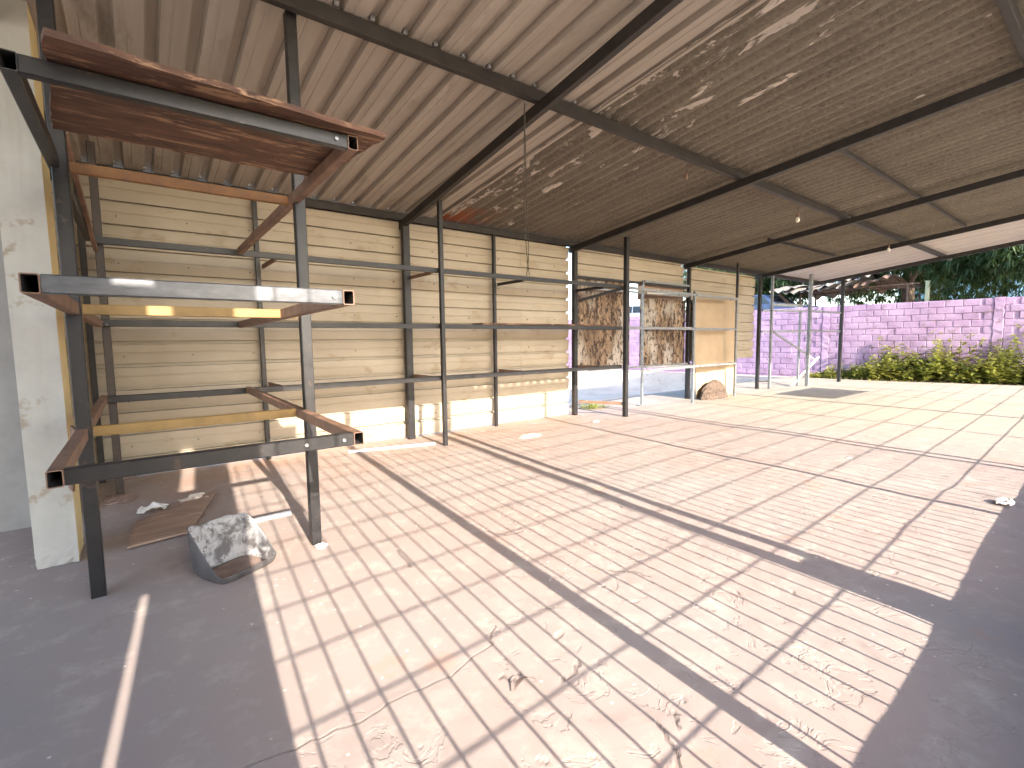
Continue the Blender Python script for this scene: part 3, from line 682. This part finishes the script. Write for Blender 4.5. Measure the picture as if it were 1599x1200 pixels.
# ---------------------------------------------------------------- lilac block wall at the far end
pw = thing('lilac_block_wall', 'lilac painted concrete block wall at the far end of the yard', 'wall', (20.2, 6, 0))
A0 = Vector((20.95, -6.0, 0)); dirw = Vector((-.115, 1, 0)).normalized(); nw = Vector((-dirw.y, dirw.x, 0))        # nw points to the yard
WLEN = 36.0; WH = 2.48
def wp(s, off, z): q = A0 + dirw*s + nw*off; return (q.x, q.y, z)
V = [wp(s, o_, z) for z in (-.1, WH) for (s, o_) in ((0, 0), (WLEN, 0), (WLEN, -.14), (0, -.14))]
mesh('mortar_core', V, [(0, 1, 2, 3), (7, 6, 5, 4), (0, 4, 5, 1), (1, 5, 6, 2), (2, 6, 7, 3), (3, 7, 4, 0)], M['purple'], pw)
bl, bh = .40, .2065; variants = []
def block_mesh(i, L_):
    r_ = random.Random(i); V = []; j = lambda a: r_.uniform(-a, a); e = .008
    for (dp, ins) in ((-.02, 0), (.010, .0), (.018, .010)):
        for (a, b) in ((-1, -1), (1, -1), (1, 1), (-1, 1)):
            s_ = a*(L_/2-.008-ins)+j(.003); z_ = b*(bh/2-.0075-ins)+j(.003)
            q = dirw*s_ + nw*(dp+(j(.003) if dp > 0 else 0)); V.append((q.x, q.y, z_))
    F = [(l*4+k, l*4+(k+1) % 4, (l+1)*4+(k+1) % 4, (l+1)*4+k) for l in range(2) for k in range(4)] + [(8, 9, 10, 11)]
    me = bpy.data.meshes.new('block'); me.from_pydata(V, [], [tuple(q) for q in F]); me.update(); me.materials.append(M['purple']); return me
variants = [block_mesh(i, bl) for i in range(5)]; half = block_mesh(9, bl/2)
far_parts = []; nb_ = 0; PIL = (4.3, 8.62, 12.95, 17.3, 21.6, 26)
for row in range(12):
    zc = (row+.5)*bh; s = -(row % 2)*bl/2
    while s < WLEN-bl:
        c_ = s+bl/2; s += bl
        if any(abs(c_-p_) < .1+bl/2 for p_ in PIL): 
            continue
        me = random.choice(variants); q = A0+dirw*c_+nw*random.uniform(-.005, .006)
        if 7.5 < c_ < 18.0 and nb_ < 300:
            o = bpy.data.objects.new('block', me); COL.objects.link(o); o.parent = pw; o.location = Vector((q.x, q.y, zc))-pw.location; nb_ += 1
        else:
            far_parts.append(([(v.co.x+q.x, v.co.y+q.y, v.co.z+zc) for v in me.vertices], [tuple(p_.vertices) for p_ in me.polygons]))
    for p_ in PIL:                                                               # cut blocks either side of the pilasters
        for sd in (-1, 1):
            c_ = p_+sd*.215; q = A0+dirw*c_; far_parts.append(([(v.co.x+q.x, v.co.y+q.y, v.co.z+zc) for v in half.vertices], [tuple(k.vertices) for k in half.polygons]))
V, F = join_geo(far_parts); o = mesh('far_blocks', V, F, M['purple'], pw); o['kind'] = 'stuff'
for p_ in PIL:
    V = []; nzp = 26; r_ = random.Random(int(p_*10))
    for j in range(nzp):
        z = j/(nzp-1)*(WH+.02)
        for (s_, o_) in ((-.11, .0), (-.10, .03), (.10, .03), (.11, .0)): V.append(wp(p_+s_+r_.uniform(-.018, .018), o_+(r_.uniform(-.008, .008) if o_ else 0), z))
    F = [(j*4+k, j*4+k+1, j*4+k+5, j*4+k+4) for j in range(nzp-1) for k in range(3)] + [(4*nzp-4, 4*nzp-3, 4*nzp-2, 4*nzp-1)]
    mesh('pilaster', V, F, M['purple'], pw)

# ---------------------------------------------------------------- weeds, tuft
def blade(V, F, base, dirv, length, width, droop):
    s = dirv.cross(Vector((0, 0, 1))); s = s.normalized() if s.length > .01 else Vector((1, 0, 0)); k = len(V)
    p1 = base+dirv*length*.5; p2 = base+dirv*length-Vector((0, 0, droop*length))
    V += [tuple(base), tuple(p1+s*width), tuple(p2), tuple(p1-s*width)]; F.append((k, k+1, k+2, k+3))
def rdir(r_, zl, zh):
    a_ = r_.uniform(0, 2*math.pi); z_ = r_.uniform(zl, zh); h_ = math.sqrt(max(0, 1-z_*z_)); return Vector((h_*math.cos(a_), h_*math.sin(a_), z_))
r_ = random.Random(21); V = []; F = []; V3 = []; F3 = []
for k in range(400):
    s_ = r_.uniform(5.5, 13.3) if k > 40 else r_.uniform(3, 7)
    off = r_.uniform(.08, 1.1); q = Vector(wp(s_, off, -.06)); edge = min(1, max(.25, (13.5-s_)/2.6))
    h = r_.uniform(.65, 1.75)*(.55+.45*math.sin(s_*2.3+1)**2)*edge*1.15*(1-.35*off); sway = rdir(r_, .85, 1)
    for j in range(int(10+26*h)):
        t = r_.uniform(.12, 1); b = q+sway*h*t; sz = r_.uniform(.08, .15)*(1.25-.6*t)
        blade(V, F, b, rdir(r_, -.15, .7), sz*1.5, sz*.42, r_.uniform(0, .4))
    k_ = len(V); s2 = Vector((.006, .0, 0)); tp = q+sway*h
    V += [tuple(q-s2), tuple(q+s2), tuple(tp)]; F.append((k_, k_+1, k_+2))
for k in range(900):
    s_ = r_.uniform(3, 13.3); q = Vector(wp(s_, r_.uniform(.4, 1.35), -.06)); blade(V3, F3, q, rdir(r_, .5, 1), r_.uniform(.1, .32), .006, .15)
o = mesh('weeds', V, F, M['weed']); o['kind'] = 'stuff'; o['label'] = 'yellow-green leafy weeds along the foot of the lilac wall'; o['category'] = 'weeds'
o = mesh('dry_grass', V3, F3, M['straw']); o['kind'] = 'stuff'; o['label'] = 'short dry grass between the slab edge and the weeds'; o['category'] = 'grass'
tf = thing('grass_tuft', 'green grass tuft growing behind the low rung under the mouldy board', 'plant', (7.35, 6.85, -.06)); V = []; F = []
for k in range(170): blade(V, F, Vector((7.35+r_.gauss(0, .12), 6.85+r_.gauss(0, .1), -.06)), rdir(r_, .35, 1), r_.uniform(.15, .42), .009, .3)
mesh('blades', V, F, M['weed'], tf)['kind'] = 'stuff'; V = []; F = []
for k in range(90): blade(V, F, Vector((7.5+r_.gauss(0, .25), 6.75+r_.gauss(0, .08), -.06)), rdir(r_, .2, .9), r_.uniform(.08, .25), .008, .3)
mesh('dry_blades', V, F, M['straw'], tf)['kind'] = 'stuff'

# ---------------------------------------------------------------- trees behind the wall
def mango(loc, height, rx, rz_, ncl, label, seed):
    r_ = random.Random(seed); t = thing('mango_tree', label, 'tree', loc, 'mango trees behind the lilac wall'); L0 = Vector(loc)
    cz = height-rz_; cen = L0+Vector((0, 0, cz)); parts = [polytube([L0, L0+Vector((.1, .05, cz*.5)), L0+Vector((.05, .1, cz)), L0+Vector((.2, .2, cz+rz_*.5))], [.30, .24, .19, .06], 9)]
    lobes = []
    for k in range(13):
        d_ = rdir(r_, -.55, .9); c = cen+Vector((d_.x*rx*.62, d_.y*rx*.62, d_.z*rz_*.6)); lobes.append((c, r_.uniform(.34, .52)*rx))
        parts.append(polytube([L0+Vector((.05, .1, cz*r_.uniform(.65, 1))), (L0+Vector((0, 0, cz))).lerp(c, .55)+Vector((0, 0, -.1)), c], [.11, .07, .025], 6))
    V, F = join_geo(parts); mesh('trunk', V, F, M['bark'], t, smooth=True)
    V = []; F = []
    for k in range(ncl):
        c, rr = lobes[k % len(lobes)]; d_ = rdir(r_, -1, 1); q = c+d_*rr*(r_.random()**.33); q.z -= .1
        ax_ = (d_*.5+rdir(r_, -.5, .6)).normalized()
        for j in range(13):
            dv = (ax_*.55+rdir(r_, -.9, .5)).normalized(); blade(V, F, q, dv, r_.uniform(.20, .34), r_.uniform(.022, .034), r_.uniform(.25, .7))
    mesh('crown', V, F, M['mango'], t); return t
mango((24.5, 12.5, -.06), 7.0, 3.4, 2.7, 2300, 'dark mango tree behind the wall, left, above the junk car', 1)
mango((26.5, 6.2, -.06), 7.4, 3.6, 2.5, 2500, 'dense mango tree in the middle, behind the rusty sheet canopy', 2)
mango((24.4, 2.2, -.06), 6.4, 2.9, 2.1, 2100, 'mango tree on the right with sunlit hanging leaf clusters over the wall', 3)
mango((29.5, -2.5, -.06), 7.5, 3.6, 2.9, 1200, 'mango tree farthest right beyond the wall', 4)
mango((30.0, 17.5, -.06), 8.0, 3.8, 3.2, 1000, 'mango tree farthest left, seen past the sheet wall', 5)

# ---------------------------------------------------------------- junk behind the wall
V = []; F = []; nn = 30
for j in range(nn):
    for i in range(nn):
        x_ = 21.3+i*.16*1.4; y_ = 7.0+j*.5; e_ = min(i, nn-1-i, j, nn-1-j)/6
        V.append((x_, y_, -.065+2.0*min(1, e_)*(0.85+.3*random.random())))
F = [(j*nn+i, j*nn+i+1, (j+1)*nn+i+1, (j+1)*nn+i) for j in range(nn-1) for i in range(nn-1)]
o = mesh('mound', V, F, M['earth'], smooth=True); o['kind'] = 'structure'
def car(loc, rot, paint, label):
    t = thing('junk_car', label, 'car', loc); t.rotation_euler = (0, 0, rot)
    prof = [(-2.0, .28), (-2.05, .55), (-1.98, .78), (-1.05, .88), (-.55, 1.30), (-.2, 1.38), (.75, 1.38), (1.25, 1.22), (1.72, .92), (2.02, .85), (2.05, .45), (1.98, .28)]
    V = []; n = len(prof)
    for (yy, ins) in ((-.80, 0), (-.70, 0), (.70, 0), (.80, 0)):
        for (a, b) in prof:
            k = .12 if b > 1.0 else 0; w = yy*(1-k); V.append((a, w, b if abs(yy) < .75 else (.28+(b-.28)*.975)))
    F = [tuple(range(n-1, -1, -1)), tuple(range(3*n, 4*n))]
    for l in range(3):
        for i in range(n): F.append((l*n+i, l*n+(i+1) % n, (l+1)*n+(i+1) % n, (l+1)*n+i))
    def lm(nm, V, F, mt, par=t):
        me = bpy.data.meshes.new(nm); me.from_pydata([tuple(v) for v in V], [], [tuple(q) for q in F]); me.update(); me.materials.append(mt)
        o = bpy.data.objects.new(nm, me); COL.objects.link(o); o.parent = par; return o
    lm('body', V, F, paint)
    for sd in (-1, 1):
        y_ = sd*.735
        lm('side_window', [(-.85, y_*1.0, .93), (-.45, y_*.97, 1.27), (.1, y_*.97, 1.30), (.1, y_*1.03, .93)], [(0, 1, 2, 3)], M['glass']).location.y = sd*.05
        lm('side_window', [(.16, y_*1.03, .93), (.16, y_*.97, 1.30), (.8, y_*.97, 1.29), (1.2, y_*1.03, .95)], [(0, 1, 2, 3)], M['glass']).location.y = sd*.05
        for xw in (-1.25, 1.25):
            Vw, Fw = polytube([(xw, sd*.62, .30), (xw, sd*.66, .30), (xw, sd*.80, .30), (xw, sd*.83, .30)], [.24, .30, .30, .24], 18); w_ = lm('wheel', Vw, Fw, M['tyre'])
            Vw, Fw = polytube([(xw, sd*.80, .30), (xw, sd*.835, .30)], .16, 12); lm('rim', Vw, Fw, M['galv'], w_)
    lm('windscreen', [(-1.0, -.60, .915), (-1.0, .60, .915), (-.58, .55, 1.295), (-.58, -.55, 1.295)], [(0, 1, 2, 3)], M['glass'])
    for v in (-.55, .55): Vb, Fb = box_geo(-2.06, -1.99, v-.12, v+.12, .58, .72); lm('headlight', Vb, Fb, M['galv'])
    return t
car((22.9, 10.6, 1.95), 1.35, M['carblue'], 'dark blue junk car body above the wall under the left tree')
car((23.0, 17.6, 1.95), 1.75, M['carwhite'], 'white junk car seen through the gap between the mouldy boards')
cn = thing('rusty_canopy', 'collapsed rusty corrugated sheets on a red iron frame behind the wall', 'canopy', (23, 7.2, 0))
for (x_, y_) in ((22.6, 5.35), (24.2, 5.35), (22.6, 9.0), (24.2, 9.0)): beam('frame_post', (x_, y_, -.06), (x_, y_, 3.28), .06, .06, M['rust'], cn)
for x_ in (22.6, 24.2): beam('frame_rail', (x_, 5.0, 3.31), (x_, 9.1, 3.31), .05, .05, M['rust'], cn)
M['oldsheet'] = simple('old_grey_sheet', (.10, .09, .082), (.20, .18, .165), 3, 0.8, 0, 0.3, c3=(.12, .075, .05), s3=4, t3=0.6)
for k in range(6):
    r_ = random.Random(30+k); y0 = 5.75+k*.62; tilt = -.16+.02*k+r_.uniform(-.08, .08); zb = 3.40+.10*math.sin(k*1.4)-.05*max(0, k-3)
    def plc(s, l, h, y0=y0, tilt=tilt, zb=zb, ph=r_.uniform(0, 2)):
        u_ = (l-22.0)/2.8; return (l, y0+s*.95+.12*math.sin(u_*3+ph), zb+h+.34*math.sin(.35+u_*2.7)-.12+tilt*(s-.4)*1.3+.05*math.sin(s*5+u_*4+ph))
    sheet('rusty_sheet', wave_profile(1.05, .35, .045, 8), plc, 22.0, 24.8, M['rust'] if k < 1 else M['oldsheet'], cn, 10, th=.004)
beam('loose_bar', (22.5, 9.1, 2.5), (22.6, 9.9, 3.35), .05, .12, M['rust'], cn)
pp = thing('pale_post', 'pale yellow-green post standing behind the lilac wall', 'post', (23, 4.86, -.06))
beam('shaft', (23, 4.86, -.06), (23, 4.86, 3.36), .13, .13, M['palegreen'], pp, ch=.02); beam('cap', (23, 4.86, 3.362), (23, 4.86, 3.40), .16, .16, M['palegreen'], pp, ch=.01)
mango((20.95, -6.6, -.06), 6.6, 2.1, 1.7, 900, 'mango tree on the street side, outside the grille', 8)
hb = thing('blue_house', 'pale blue house wall showing between the mango trees behind the lilac wall', 'house', (36, 6.4, -.06))
box('wall', 34.5, 40, 3.6, 8.6, -.06, 4.3, M['skyblue'], hb)
V = [(34.1, 3.2, 4.305), (34.1, 9.0, 4.305), (40.4, 9.0, 4.305), (40.4, 3.2, 4.305), (34.1, 6.1, 5.5), (40.4, 6.1, 5.5)]
mesh('roof', V, [(0, 4, 5, 3), (1, 2, 5, 4), (0, 1, 4), (2, 3, 5), (3, 2, 1, 0)], M['tile'], hb)
wv = box('window', 34.44, 34.49, 5.0, 6.1, 1.8, 2.9, M['glass'], hb)
